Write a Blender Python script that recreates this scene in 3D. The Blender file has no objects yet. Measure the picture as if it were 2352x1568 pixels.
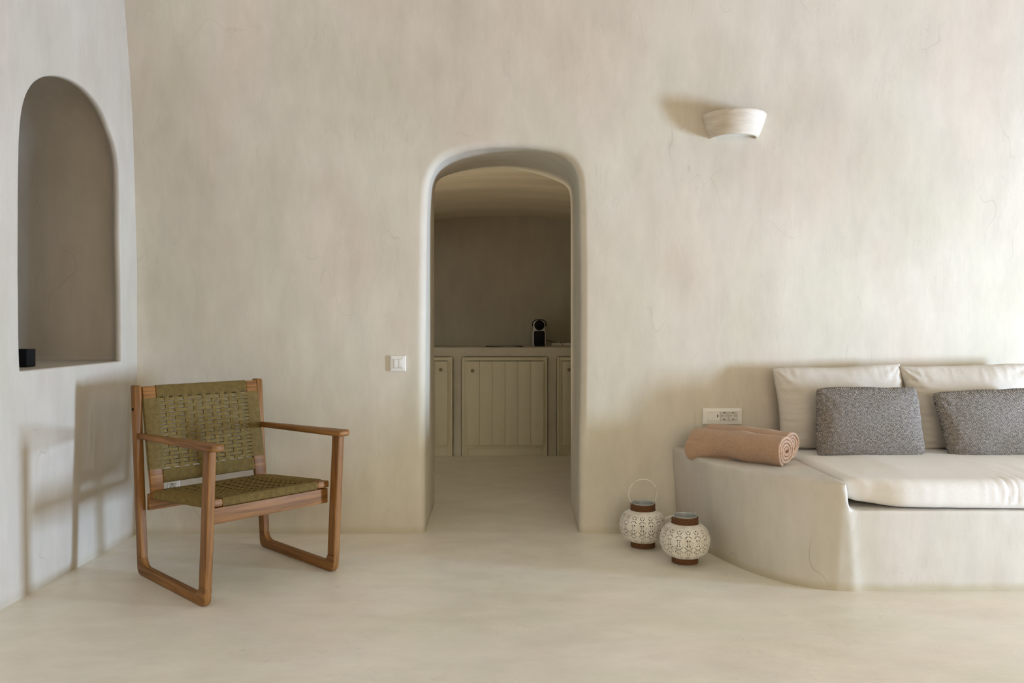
import bpy, bmesh, math, random
from mathutils import Vector, Matrix, noise
random.seed(7)
PI = math.pi
S = bpy.context.scene
COL = S.collection

# ------------------------------------------------------------------ camera
EYE = 1.087
FOC = 1800.0
cam_d = bpy.data.cameras.new('camera')
cam = bpy.data.objects.new('camera', cam_d); COL.objects.link(cam)
cam.location = (0, 0, EYE); cam.rotation_euler = (PI/2, 0, 0)
cam_d.sensor_width = 36.0; cam_d.lens = 36.0*FOC/2352
cam_d.shift_x = 11/2352; cam_d.shift_y = -39/2352
cam_d.clip_start = .05; cam_d.clip_end = 200
S.camera = cam

# ------------------------------------------------------------------ world, light, exposure
W = bpy.data.worlds.new('sky'); S.world = W; W.use_nodes = True
bg = W.node_tree.nodes['Background']; wn = W.node_tree
SKY, GROUND = (2.95, 2.62, 1.98), (1.30, .50, .15)     # pale sky above the horizon, sunlit sandy terrace below it
tcw = wn.nodes.new('ShaderNodeTexCoord'); sxw = wn.nodes.new('ShaderNodeSeparateXYZ'); wn.links.new(tcw.outputs['Generated'], sxw.inputs[0])
rw = wn.nodes.new('ShaderNodeValToRGB'); wn.links.new(sxw.outputs[2], rw.inputs[0])
rw.color_ramp.elements[0].position = 0.0; rw.color_ramp.elements[0].color = (*GROUND, 1)
rw.color_ramp.elements[1].position = .02; rw.color_ramp.elements[1].color = (*SKY, 1)
wn.links.new(rw.outputs[0], bg.inputs[0]); bg.inputs[1].default_value = 1.0

def area(name, loc, target, sx, sy, power, color):
    d = bpy.data.lights.new(name, 'AREA'); d.shape = 'RECTANGLE'; d.size = sx; d.size_y = sy
    d.energy = power; d.color = color
    o = bpy.data.objects.new(name, d); COL.objects.link(o); o.location = loc
    v = Vector(target) - Vector(loc)
    o.rotation_euler = v.to_track_quat('-Z', 'Y').to_euler()
    return o
area('terrace_daylight', (7.0, 1.72, .52), (0, 3.0, .85), .55, 1.3, 625, (.56, .745, 1.0))
area('front_floor_fill', (1.2, -2.42, 2.2), (.7, 2.6, 0), 2.6, .6, 25, (1, .96, .86))  # added fill lamp behind the camera, lifts the floor brightness
area('kitchen_window_light', (-2.42, 5.45, 1.45), (0, 5.6, .5), .5, .8, 9.5, (.82, .94, 1.0))
area('kitchen_vault_fill', (-1.6, 4.98, .35), (.3, 5.05, 2.1), .25, .25, 5.5, (1.0, .84, .58)).data.spread = math.radians(95)  # added unseen fill near the floor, brightens the kitchen vault from below

S.view_settings.view_transform = 'Standard'; S.view_settings.look = 'None'
S.view_settings.gamma = 1.0; S.view_settings.use_curve_mapping = False
S.view_settings.exposure = 0.0
S.cycles.max_bounces = 6; S.cycles.diffuse_bounces = 5; S.cycles.glossy_bounces = 3; S.cycles.transmission_bounces = 1
S.cycles.use_adaptive_sampling = True; S.cycles.adaptive_threshold = .035
S.cycles.caustics_reflective = False; S.cycles.caustics_refractive = False

# ------------------------------------------------------------------ node helpers
def new_mat(name):
    m = bpy.data.materials.new(name); m.use_nodes = True
    nt = m.node_tree; b = nt.nodes['Principled BSDF']
    return m, nt, b
def N(nt, t, **kw):
    n = nt.nodes.new(t)
    for k, v in kw.items(): setattr(n, k, v)
    return n
def mapping(nt, scale, coord='Object', loc=(0, 0, 0), rot=(0, 0, 0)):
    tc = N(nt, 'ShaderNodeTexCoord'); mp = N(nt, 'ShaderNodeMapping')
    mp.inputs['Scale'].default_value = scale; mp.inputs['Location'].default_value = loc; mp.inputs['Rotation'].default_value = rot
    nt.links.new(tc.outputs[coord], mp.inputs[0]); return mp.outputs[0]
def noise_tex(nt, vec, scale, detail=4, rough=.55, dist=0):
    n = N(nt, 'ShaderNodeTexNoise'); n.inputs['Scale'].default_value = scale
    n.inputs['Detail'].default_value = detail; n.inputs['Roughness'].default_value = rough; n.inputs['Distortion'].default_value = dist
    nt.links.new(vec, n.inputs['Vector']); return n
def ramp(nt, fac, stops):
    r = N(nt, 'ShaderNodeValToRGB'); e = r.color_ramp.elements
    while len(e) < len(stops): e.new(.5)
    for i, (p, c) in enumerate(stops):
        e[i].position = p; e[i].color = (c[0], c[1], c[2], 1) if hasattr(c, '__len__') else (c, c, c, 1)
    nt.links.new(fac, r.inputs[0]); return r.outputs[0]
def mixc(nt, fac, a, b, mode='MIX'):
    m = N(nt, 'ShaderNodeMix', data_type='RGBA', blend_type=mode)
    for sock, v in ((m.inputs[0], fac), (m.inputs[6], a), (m.inputs[7], b)):
        if isinstance(v, (int, float)): sock.default_value = v
        elif isinstance(v, tuple): sock.default_value = (v[0], v[1], v[2], 1)
        else: nt.links.new(v, sock)
    return m.outputs[2]
def mth(nt, op, a, b=0.0):
    m = N(nt, 'ShaderNodeMath', operation=op)
    for i, v in ((0, a), (1, b)):
        if isinstance(v, (int, float)): m.inputs[i].default_value = v
        else: nt.links.new(v, m.inputs[i])
    return m.outputs[0]
def bump(nt, b, h, strength, dist, prev=None):
    n = N(nt, 'ShaderNodeBump'); n.inputs['Strength'].default_value = strength; n.inputs['Distance'].default_value = dist
    nt.links.new(h, n.inputs['Height'])
    if prev is not None: nt.links.new(prev, n.inputs['Normal'])
    nt.links.new(n.outputs[0], b.inputs['Normal']); return n.outputs[0]
def simple(name, col, rough=.5, metal=0, spec=.5):
    m, nt, b = new_mat(name)
    b.inputs['Base Color'].default_value = (*col, 1); b.inputs['Roughness'].default_value = rough
    b.inputs['Metallic'].default_value = metal; b.inputs['Specular IOR Level'].default_value = spec
    v = mapping(nt, (1, 1, 1)); n = noise_tex(nt, v, 60, 3)
    nt.links.new(mixc(nt, n.outputs[0], tuple(c*.93 for c in col), tuple(min(1, c*1.05) for c in col)), b.inputs['Base Color'])
    return m

def plaster(name, lo, mid, hi, rough=.62, cracks=.5, grain=(1, 1, .5), seed=0.0, bumpk=1.0, spec=.3, dirt=0):
    m, nt, b = new_mat(name)
    o = (seed*3.1, seed*1.7, seed*2.3)
    v1 = mapping(nt, (grain[0]*.9, grain[1]*.9, grain[2]*1.6), loc=o)
    big = noise_tex(nt, v1, 1.0, 3, .55)
    c = ramp(nt, big.outputs[0], [(.3, lo), (.5, mid), (.7, hi)])
    v2 = mapping(nt, (grain[0]*9, grain[1]*9, grain[2]*6), loc=o)
    fine = noise_tex(nt, v2, 1.0, 4, .68)
    c = mixc(nt, .15, c, ramp(nt, fine.outputs[0], [(.3, .3), (.68, 1.0)]), 'MULTIPLY')
    vq = mapping(nt, (grain[0]*4.2, grain[1]*4.2, grain[2]*3.4), loc=(o[0]+7, o[1], 2)); mot = noise_tex(nt, vq, 1.0, 3, .62, .3)
    c = mixc(nt, .22, c, ramp(nt, mot.outputs[0], [(.36, (.80, .78, .74)), (.5, (1, 1, 1)), (.66, (.90, .93, .93))]), 'MULTIPLY')
    # pinkish / greenish drifts of the lime wash
    v3 = mapping(nt, (grain[0]*2.2, grain[1]*2.2, grain[2]*2.0), loc=(5+o[0], 2, 1))
    hue = noise_tex(nt, v3, 1.0, 1, .5)
    c = mixc(nt, .42, c, ramp(nt, hue.outputs[0], [(.35, (.93, .97, .90)), (.52, (1, 1, 1)), (.68, (1.0, .93, .91))]), 'MULTIPLY')
    # hair cracks
    vw = mapping(nt, (1.0, 1.0, .42), loc=(o[0]+.3, o[1], o[2]))
    wob = noise_tex(nt, vw, 3.0, 2, .55)
    wv = N(nt, 'ShaderNodeVectorMath', operation='MULTIPLY_ADD')
    nt.links.new(wob.outputs[1], wv.inputs[0]); wv.inputs[1].default_value = (.5, .5, .5); nt.links.new(vw, wv.inputs[2])
    vo = N(nt, 'ShaderNodeTexVoronoi', feature='DISTANCE_TO_EDGE'); vo.inputs['Scale'].default_value = 2.2
    nt.links.new(wv.outputs[0], vo.inputs['Vector'])
    line = ramp(nt, vo.outputs['Distance'], [(0.0, 1.0), (.0032, 0.0)])
    vm = mapping(nt, (1, 1, 1), loc=(9+o[0], 3, 4)); msk = noise_tex(nt, vm, 2.6, 1, .7)
    mk = ramp(nt, msk.outputs[0], [(.52, 0.0), (.62, 1.0)])
    cf = mth(nt, 'MULTIPLY', line, mk)
    # trowel scratches
    vs = mapping(nt, (grain[0]*26, grain[1]*26, grain[2]*9), loc=o, rot=(0, 0.1, 0))
    sc = noise_tex(nt, vs, 1.0, 1, .5, 1.2)
    sl = ramp(nt, sc.outputs[0], [(.485, 0.0), (.5, 1.0), (.515, 0.0)])
    vm2 = mapping(nt, (1, 1, 1), loc=(2+o[0], 8, 1)); ms2 = noise_tex(nt, vm2, 3.4, 0, .6)
    sf = mth(nt, 'MULTIPLY', sl, ramp(nt, ms2.outputs[0], [(.5, 0.0), (.66, 1.0)]))
    c = mixc(nt, mth(nt, 'MULTIPLY', cf, cracks), c, (.36, .33, .28))
    c = mixc(nt, mth(nt, 'MULTIPLY', sf, .26), c, (.45, .43, .40))
    if dirt:
        # scuffed olive line where wall meets floor
        tc = N(nt, 'ShaderNodeTexCoord'); sx = N(nt, 'ShaderNodeSeparateXYZ'); nt.links.new(tc.outputs['Object'], sx.inputs[0])
        nz = noise_tex(nt, mapping(nt, (6, 6, 6)), 1.0, 5, .6)
        hh = mth(nt, 'ADD', sx.outputs[2], mth(nt, 'MULTIPLY', nz.outputs[0], -.03))
        d = ramp(nt, hh, [(0.0, 1.0), (.026, .0)])
        c = mixc(nt, mth(nt, 'MULTIPLY', d, dirt), c, (.46, .40, .26))
    nt.links.new(c, b.inputs['Base Color'])
    b.inputs['Specular IOR Level'].default_value = spec
    rr = ramp(nt, fine.outputs[0], [(.2, rough-.1), (.8, rough+.1)]); nt.links.new(rr, b.inputs['Roughness'])
    bump(nt, b, mth(nt, 'ADD', mth(nt, 'MULTIPLY', mot.outputs[0], 1.4), fine.outputs[0]), .28*bumpk, .0045)
    return m

M = {}
M['wall'] = plaster('lime_plaster', (.625, .57, .475), (.68, .632, .54), (.74, .70, .615), seed=0, cracks=.32, dirt=.4)
M['wall_left'] = plaster('pale_plaster', (.575, .525, .45), (.61, .565, .50), (.64, .60, .545), seed=3, cracks=.5, grain=(1, 1, .5), dirt=.3)
M['bench'] = plaster('bench_plaster', (.565, .505, .43), (.62, .57, .50), (.67, .63, .58), seed=5, cracks=.6, dirt=.6, rough=.52, spec=.4)
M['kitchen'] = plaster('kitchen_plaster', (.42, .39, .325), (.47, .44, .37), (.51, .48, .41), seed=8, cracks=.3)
M['vault'] = plaster('kitchen_vault_plaster', (.58, .51, .40), (.68, .60, .48), (.76, .69, .57), seed=4, cracks=.3, grain=(.35, 3.2, 1), bumpk=1.4)
M['counter'] = plaster('counter_plaster', (.56, .52, .44), (.64, .60, .51), (.70, .66, .57), seed=11, cracks=.45, grain=(.5, 1, 1))
M['floor'] = plaster('polished_cement', (.81, .75, .635), (.87, .82, .72), (.90, .86, .79), rough=.36, seed=6, cracks=.18, grain=(.55, 1.0, 1), bumpk=.35, spec=.5)

def wood_mat(name, a, bcol, c3):
    m, nt, b = new_mat(name)
    v = mapping(nt, (3, 60, 60), coord='UV')
    n = noise_tex(nt, v, 1.0, 6, .6, .6)
    v2 = mapping(nt, (1.2, 14, 14), coord='UV'); n2 = noise_tex(nt, v2, 1.0, 4, .6, 1.5)
    c = ramp(nt, n.outputs[0], [(.3, a), (.55, bcol), (.75, c3)])
    c = mixc(nt, .6, c, ramp(nt, n2.outputs[0], [(.3, (.55, .5, .45)), (.6, (1, 1, 1))]), 'MULTIPLY')
    nt.links.new(c, b.inputs['Base Color']); b.inputs['Roughness'].default_value = .5; b.inputs['Specular IOR Level'].default_value = .3
    bump(nt, b, n.outputs[0], .15, .001)
    return m
M['teak'] = wood_mat('oiled_teak', (.135, .056, .014), (.27, .122, .032), (.36, .18, .054))

def cord_mat():
    m, nt, b = new_mat('olive_paper_cord')
    v = mapping(nt, (1, 1, 1)); n = noise_tex(nt, v, 55, 4, .6)
    n2 = noise_tex(nt, v, 900, 2, .5)
    c = ramp(nt, n.outputs[0], [(.3, (.165, .115, .034)), (.7, (.26, .185, .060))])
    c = mixc(nt, .35, c, ramp(nt, n2.outputs[0], [(.3, .5), (.7, 1.0)]), 'MULTIPLY')
    nt.links.new(c, b.inputs['Base Color']); b.inputs['Roughness'].default_value = .7
    b.inputs['Specular IOR Level'].default_value = .25
    return m
M['cord'] = cord_mat()

def linen_mat(name, a, bb, fine=700):
    m, nt, b = new_mat(name)
    v = mapping(nt, (1, 1, 1), coord='UV')
    w1 = noise_tex(nt, mapping(nt, (fine, fine*.12, 1), coord='UV'), 1, 2)
    w2 = noise_tex(nt, mapping(nt, (fine*.12, fine, 1), coord='UV'), 1, 2)
    ad = mth(nt, 'ADD', w1.outputs[0], w2.outputs[0])
    f = mth(nt, 'MULTIPLY', ad, .5)
    c = ramp(nt, f, [(.35, a), (.65, bb)])
    nt.links.new(c, b.inputs['Base Color']); b.inputs['Roughness'].default_value = .9
    b.inputs['Specular IOR Level'].default_value = .1; b.inputs['Sheen Weight'].default_value = .15
    soft = noise_tex(nt, mapping(nt, (9, 9, 9), coord='UV'), 1, 5, .6, .6)
    n1 = bump(nt, b, soft.outputs[0], .15, .006)
    bump(nt, b, f, .25, .0008, n1)
    return m
M['linen'] = linen_mat('natural_linen', (.55, .505, .44), (.65, .61, .55))
M['mattress'] = linen_mat('offwhite_linen', (.74, .72, .695), (.84, .825, .81))

def knit_mat():
    m, nt, b = new_mat('grey_herringbone_knit')
    tc = N(nt, 'ShaderNodeTexCoord'); sx = N(nt, 'ShaderNodeSeparateXYZ'); nt.links.new(tc.outputs['UV'], sx.inputs[0])
    wob = noise_tex(nt, mapping(nt, (22, 22, 1), coord='UV'), 1, 3)
    u = mth(nt, 'ADD', sx.outputs[0], mth(nt, 'MULTIPLY', wob.outputs[0], .006))
    tri = mth(nt, 'PINGPONG', u, .0095)
    vv = mth(nt, 'ADD', sx.outputs[1], mth(nt, 'MULTIPLY', tri, .75))
    vv = mth(nt, 'ADD', vv, mth(nt, 'MULTIPLY', wob.outputs[0], .012))
    st = mth(nt, 'SINE', mth(nt, 'MULTIPLY', vv, 2*PI/.0062))
    n = noise_tex(nt, mapping(nt, (330, 420, 1), coord='UV'), 1, 2, .5)
    n3 = noise_tex(nt, mapping(nt, (60, 90, 1), coord='UV'), 1, 4, .7)
    f = mth(nt, 'ADD', mth(nt, 'MULTIPLY', st, .17), mth(nt, 'ADD', mth(nt, 'MULTIPLY', n.outputs[0], 1.25), mth(nt, 'MULTIPLY', n3.outputs[0], .5)))
    f = mth(nt, 'SUBTRACT', f, .37)
    c = ramp(nt, f, [(.30, (.030, .027, .026)), (.5, (.145, .132, .125)), (.72, (.52, .48, .43))])
    nt.links.new(c, b.inputs['Base Color']); b.inputs['Roughness'].default_value = .95
    b.inputs['Specular IOR Level'].default_value = .1
    bump(nt, b, f, .6, .0015)
    return m
M['knit'] = knit_mat()

def terry_mat():
    m, nt, b = new_mat('peach_terry')
    v = mapping(nt, (1, 1, 1)); n = noise_tex(nt, v, 420, 3, .7); n2 = noise_tex(nt, v, 30, 3, .6)
    c = ramp(nt, n.outputs[0], [(.3, (.38, .235, .14)), (.7, (.66, .44, .31))])
    c = mixc(nt, .3, c, ramp(nt, n2.outputs[0], [(.3, .75), (.7, 1.0)]), 'MULTIPLY')
    nt.links.new(c, b.inputs['Base Color']); b.inputs['Roughness'].default_value = 1.0
    b.inputs['Specular IOR Level'].default_value = .05
    b.inputs['Sheen Weight'].default_value = .5; b.inputs['Sheen Tint'].default_value = (1, .9, .82, 1)
    n1 = bump(nt, b, n2.outputs[0], .4, .006)
    bump(nt, b, n.outputs[0], .9, .003, n1)
    return m
M['terry'] = terry_mat()
M['plastic'] = simple('white_plastic', (.80, .79, .75), .35)
M['plastic_shadow'] = simple('shaded_socket_plastic', (.70, .69, .64), .4)  # darker copy of the white plastic, shade put into the sockets' colour
M['black'] = simple('matte_black_plastic', (.008, .008, .009), .45, 0, .1)
M['hole'] = simple('dark_pin_hole', (.02, .018, .015), .8)
M['cabinet'] = simple('cream_painted_wood', (.66, .62, .47), .45)
M['brass'] = simple('aged_brass', (.32, .26, .17), .35, 1.0)
M['glassblack'] = simple('black_hob_glass', (.01, .01, .011), .08)
M['machine'] = simple('pale_grey_plastic', (.62, .62, .58), .35)
M['strip'] = simple('white_strip_plastic', (.78, .77, .76), .4)

def sconce_mat():
    m, nt, b = new_mat('raw_ceramic')
    n = noise_tex(nt, mapping(nt, (6, 6, 30)), 1, 5, .6, .5)
    c = ramp(nt, n.outputs[0], [(.3, (.56, .50, .40)), (.7, (.74, .69, .60))])
    nt.links.new(c, b.inputs['Base Color']); b.inputs['Roughness'].default_value = .6
    bump(nt, b, n.outputs[0], .35, .003)
    return m
M['ceramic'] = sconce_mat()
def lantern_mat():
    m, nt, b = new_mat('distressed_white_metal')
    v = mapping(nt, (1, 1, 1)); n = noise_tex(nt, v, 26, 6, .65); n2 = noise_tex(nt, v, 9, 4, .6)
    c = ramp(nt, n.outputs[0], [(.3, (.55, .50, .42)), (.5, (.74, .70, .63)), (.7, (.80, .77, .71))])
    c = mixc(nt, ramp(nt, n2.outputs[0], [(.62, 0.0), (.75, .5)]), c, (.50, .42, .24))
    nt.links.new(c, b.inputs['Base Color']); b.inputs['Roughness'].default_value = .5
    bump(nt, b, n.outputs[0], .4, .002)
    return m
M['lantern'] = lantern_mat()
M['inner_shade'] = simple('shade_dark_lining', (.05, .05, .048), .7)  # lining coloured near black so the piercings look shaded inside
M['galv'] = simple('grey_metal_lining', (.46, .48, .48), .5, .3)
def rope_mat():
    m, nt, b = new_mat('brown_jute_rope')
    n = noise_tex(nt, mapping(nt, (1, 1, 1)), 240, 4, .6)
    c = ramp(nt, n.outputs[0], [(.3, (.07, .028, .009)), (.7, (.20, .085, .03))])
    nt.links.new(c, b.inputs['Base Color']); b.inputs['Roughness'].default_value = .9
    bump(nt, b, n.outputs[0], .5, .001)
    return m
M['rope'] = rope_mat()

# ------------------------------------------------------------------ mesh helpers
class MB:
    def __init__(s): s.v = []; s.f = []; s.uv = []
    def add(s, verts, faces, uvs=None):
        o = len(s.v); s.v.extend([tuple(p) for p in verts])
        for i, f in enumerate(faces):
            s.f.append(tuple(k+o for k in f))
            s.uv.append(uvs[i] if uvs else [(s.v[k+o][0], s.v[k+o][2]) for k in f])
    def tube(s, pts, r, sides=6, closed=False, cap=True):
        P = [Vector(p) for p in pts]; n = len(P)
        up = None; rings = []; L = 0; ls = []
        for i in range(n):
            a = P[(i-1) % n] if (closed or i > 0) else P[i]; c = P[(i+1) % n] if (closed or i < n-1) else P[i]
            t = (c-a)
            if t.length < 1e-9: t = Vector((0, 0, 1))
            t.normalize()
            if up is None: up = t.orthogonal().normalized()
            up = (up - t*up.dot(t))
            if up.length < 1e-6: up = t.orthogonal()
            up.normalize(); bi = t.cross(up)
            rr = r[i] if hasattr(r, '__len__') else r
            rings.append([P[i] + (up*math.cos(2*PI*k/sides) + bi*math.sin(2*PI*k/sides))*rr for k in range(sides)])
            if i: L += (P[i]-P[i-1]).length
            ls.append(L)
        V = [p for ring in rings for p in ring]; F = []; U = []
        m = n if closed else n-1
        for i in range(m):
            j = (i+1) % n
            for k in range(sides):
                k2 = (k+1) % sides
                F.append((i*sides+k, i*sides+k2, j*sides+k2, j*sides+k))
                c = .02*sides
                U.append([(ls[i], k*.01), (ls[i], (k+1)*.01), (ls[j], (k+1)*.01), (ls[j], k*.01)])
        if cap and not closed:
            F.append(tuple(range(sides))[::-1]); U.append([(0, 0)]*sides)
            F.append(tuple((n-1)*sides+k for k in range(sides))); U.append([(0, 0)]*sides)
        s.add(V, F, U)
    def build(s, name, mat, parent=None, smooth=True, mods=None):
        me = bpy.data.meshes.new(name); me.from_pydata(s.v, [], s.f)
        uvl = me.uv_layers.new(name='UVMap'); i = 0
        for fu in s.uv:
            for q in fu: uvl.data[i].uv = q; i += 1
        me.materials.append(mat)
        if smooth: me.polygons.foreach_set('use_smooth', [True]*len(me.polygons))
        me.update(); o = bpy.data.objects.new(name, me); COL.objects.link(o)
        if parent: o.parent = parent
        return o

def tag(o, label=None, cat=None, group=None, kind=None):
    if label: o['label'] = label
    if cat: o['category'] = cat
    if group: o['group'] = group
    if kind: o['kind'] = kind
    return o
def empty(name, loc=(0, 0, 0), rz=0, label=None, cat=None, group=None):
    o = bpy.data.objects.new(name, None); o.empty_display_size = .1; COL.objects.link(o)
    o.location = loc; o.rotation_euler = (0, 0, rz); return tag(o, label, cat, group)
def copy_tree(o, parent=None):
    c = o.copy(); COL.objects.link(c); c.parent = parent
    for ch in [x for x in bpy.data.objects if x.parent == o]: copy_tree(ch, c)
    return c

def bm_obj(bm, name, mat, parent=None, smooth=True, long_axis=None, angle=35):
    me = bpy.data.meshes.new(name); bm.normal_update()
    uvl = bm.loops.layers.uv.new('UVMap')
    if long_axis is None:
        co = [v.co for v in bm.verts]
        ext = [max(c[i] for c in co)-min(c[i] for c in co) for i in range(3)]; long_axis = ext.index(max(ext))
    oth = [i for i in range(3) if i != long_axis]
    off = random.random()*3
    for f in bm.faces:
        n = f.normal; k = oth[0] if abs(n[oth[1]]) > abs(n[oth[0]]) else oth[1]
        for l in f.loops: l[uvl].uv = (l.vert.co[long_axis]+off, l.vert.co[k]+off)
    bm.to_mesh(me); bm.free(); me.materials.append(mat)
    if smooth:
        me.polygons.foreach_set('use_smooth', [True]*len(me.polygons))
        me.set_sharp_from_angle(angle=math.radians(angle))
    o = bpy.data.objects.new(name, me); COL.objects.link(o)
    if parent: o.parent = parent
    return o
def box_bm(x0, x1, y0, y1, z0, z1, bev=0, seg=3, bm=None):
    b = bm or bmesh.new()
    r = bmesh.ops.create_cube(b, size=1)
    for v in r['verts']:
        v.co = Vector(((x0+x1)/2+v.co.x*(x1-x0), (y0+y1)/2+v.co.y*(y1-y0), (z0+z1)/2+v.co.z*(z1-z0)))
    if bev:
        es = list({e for v in r['verts'] for e in v.link_edges})
        bmesh.ops.bevel(b, geom=es, offset=bev, segments=seg, profile=.6, affect='EDGES')
    return b
def box(name, x0, x1, y0, y1, z0, z1, mat, parent=None, bev=.003, seg=2, **kw):
    return bm_obj(box_bm(x0, x1, y0, y1, z0, z1, bev, seg), name, mat, parent, **kw)
def prism_bm(outline, t0, t1, fn, bev=.006, seg=3):
    """outline of 2-D points, extruded t0..t1; fn(a, b, t) -> xyz"""
    b = bmesh.new()
    A = [b.verts.new(fn(p[0], p[1], t0)) for p in outline]; B = [b.verts.new(fn(p[0], p[1], t1)) for p in outline]
    fa = b.faces.new(A); fb = b.faces.new(B[::-1]); n = len(A)
    for i in range(n): b.faces.new((A[i], B[i], B[(i+1) % n], A[(i+1) % n]))
    bmesh.ops.recalc_face_normals(b, faces=b.faces[:])
    if bev:
        es = [e for e in b.edges if any(f in (fa, fb) for f in e.link_faces)]
        bmesh.ops.bevel(b, geom=es, offset=bev, segments=seg, profile=.5, affect='EDGES')
    return b
def arc(cx, cy, r, a0, a1, n):
    return [(cx+r*math.cos(math.radians(a0+(a1-a0)*i/n)), cy+r*math.sin(math.radians(a0+(a1-a0)*i/n))) for i in range(n+1)]
def resample(P, n):
    L = [0]
    for i in range(1, len(P)): L.append(L[-1]+math.dist(P[i-1], P[i]))
    out = []
    for k in range(n+1):
        d = L[-1]*k/n; i = 1
        while i < len(P)-1 and L[i] < d: i += 1
        t = (d-L[i-1])/max(1e-9, L[i]-L[i-1]); t = min(1, max(0, t))
        out.append(tuple(P[i-1][j]+(P[i][j]-P[i-1][j])*t for j in range(len(P[0]))))
    return out
def smooth_open(P, it=3):
    for _ in range(it):
        P = [P[0]]+[tuple((P[i-1][j]+2*P[i][j]+P[i+1][j])/4 for j in range(len(P[0]))) for i in range(1, len(P)-1)]+[P[-1]]
    return P
def loops_mesh(loops, closed):
    """strip quads between successive loops of equal length"""
    n = len(loops[0]); V = [p for l in loops for p in l]; F = []
    for a in range(len(loops)-1):
        for i in range(n if closed else n-1):
            j = (i+1) % n
            F.append((a*n+i, a*n+j, (a+1)*n+j, (a+1)*n+i))
    return V, F
def nz(x, y, z, s=1.0):
    return noise.noise(Vector((x*s, y*s, z*s)))
def at(px, py, Y):   # photograph pixel -> point at depth Y
    return ((px-1165)*Y/FOC, Y, EYE-(py-745)*Y/FOC)

# ------------------------------------------------------------------ setting: back wall with the doorway
XL, XR = -1.925, 4.4
def yback(z): return 4.076 - .06*max(0, z-1.2)**2
def ywall(x, z): return yback(z) + .006*nz(x+3, 0, z, 1.3) + .0025*nz(x, 7, z, 4.0)
front = [(-.430, 0), (-.4295, .4), (-.428, .9), (-.424, 1.4), (-.418, 1.66), (-.408, 1.82), (-.378, 1.90), (-.325, 1.95), (-.235, 1.982), (-.12, 2.002),
         (-.01, 2.006), (.09, 2.003), (.19, 1.99), (.285, 1.965), (.345, 1.92), (.372, 1.84), (.380, 1.64), (.384, 1.4), (.384, .9), (.376, .4), (.374, 0)]
far = [(-.443, 0), (-.443, .4), (-.445, .9), (-.445, 1.5), (-.445, 1.74), (-.444, 1.90), (-.437, 1.96), (-.415, 1.98), (-.382, 1.991), (-.276, 2.018),
       (-.159, 2.033), (-.011, 2.039), (.095, 2.025), (.228, 1.991), (.326, 1.951), (.383, 1.922), (.387, 1.80), (.387, 1.5), (.387, .9), (.387, .4), (.387, 0)]
def sec(o):  # three sections so that corners correspond
    a = resample(o[:4], 40); b = resample(smooth_open(resample(o[3:18], 90), 7), 110); c = resample(o[17:], 40)
    return a + b[1:-1] + c
F0, F1 = sec(front), sec(far)
def normals(o):
    out = []
    for i in range(len(o)):
        a = o[max(0, i-1)]; b = o[min(len(o)-1, i+1)]; dx, dz = b[0]-a[0], b[1]-a[1]; l = math.hypot(dx, dz)
        out.append((-dz/l, dx/l))
    for _ in range(6):
        out = [out[0]]+[tuple((out[i-1][j]+out[i][j]+out[i+1][j])/3 for j in (0, 1)) for i in range(1, len(out)-1)]+[out[-1]]
    return out
NF = normals(F0)
ZT = 3.0
rect = resample([(XL-.02, 0), (XL-.02, ZT)], 40) + resample([(XL-.02, ZT), (XR, ZT)], 110)[1:-1] + resample([(XR, ZT), (XR, 0)], 40)
R = .040
edge = [(p[0]+n[0]*R, max(0, p[1]+n[1]*R) if 0 < i < len(F0)-1 else 0) for i, (p, n) in enumerate(zip(F0, NF))]
loops = []
K = 44
for k in range(K+1):
    t = 1-(k/K)**.9 if k < K else 0
    t = (K-k)/K; t = t**1.15
    loops.append([(e[0]+(r[0]-e[0])*t, ywall(e[0]+(r[0]-e[0])*t, e[1]+(r[1]-e[1])*t), e[1]+(r[1]-e[1])*t) for e, r in zip(edge, rect)])
for k in range(1, 9):
    a = PI/2*k/8; off = R*(1-math.sin(a)); dep = R*(1-math.cos(a))
    L = []
    for i, (p, n) in enumerate(zip(F0, NF)):
        x = p[0]+n[0]*off; z = max(0, p[1]+n[1]*off) if 0 < i < len(F0)-1 else 0
        L.append((x, ywall(x, z)+dep, z))
    loops.append(L)
YF = 4.772
for k in range(1, 21):
    t = k/20; s = t
    L = []
    for i, (p, q) in enumerate(zip(F0, F1)):
        x = p[0]+(q[0]-p[0])*s; z = p[1]+(q[1]-p[1])*s; y0 = ywall(p[0], p[1])+R
        y = y0+(YF-y0)*t
        w = .006*math.sin(PI*t)
        x += w*nz(i*.05, t*3, 1.0, 1); z += w*nz(i*.05, t*3, 5.0, 1) if z > .01 else 0
        L.append((x, y, max(0, z)))
    loops.append(L)
V, F = loops_mesh(loops, False)
mb = MB(); mb.add(V, [f[::-1] for f in F])
tag(mb.build('wall_back', M['wall']), kind='structure')
# kitchen side of the same wall
NB = normals(F1)
rk = resample([(-2.3, 0), (-2.3, 2.3)], 40) + resample([(-2.3, 2.3), (2.3, 2.3)], 110)[1:-1] + resample([(2.3, 2.3), (2.3, 0)], 40)
l2 = []
for k in range(13):
    t = k/12
    l2.append([(e[0]+(r[0]-e[0])*t, YF+.03*min(1, t*6), e[1]+(r[1]-e[1])*t) for e, r in zip(F1, rk)])
V, F = loops_mesh(l2, False); mb = MB(); mb.add(V, [f[::-1] for f in F])
tag(mb.build('wall_kitchen_front', M['kitchen']), kind='structure')

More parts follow.
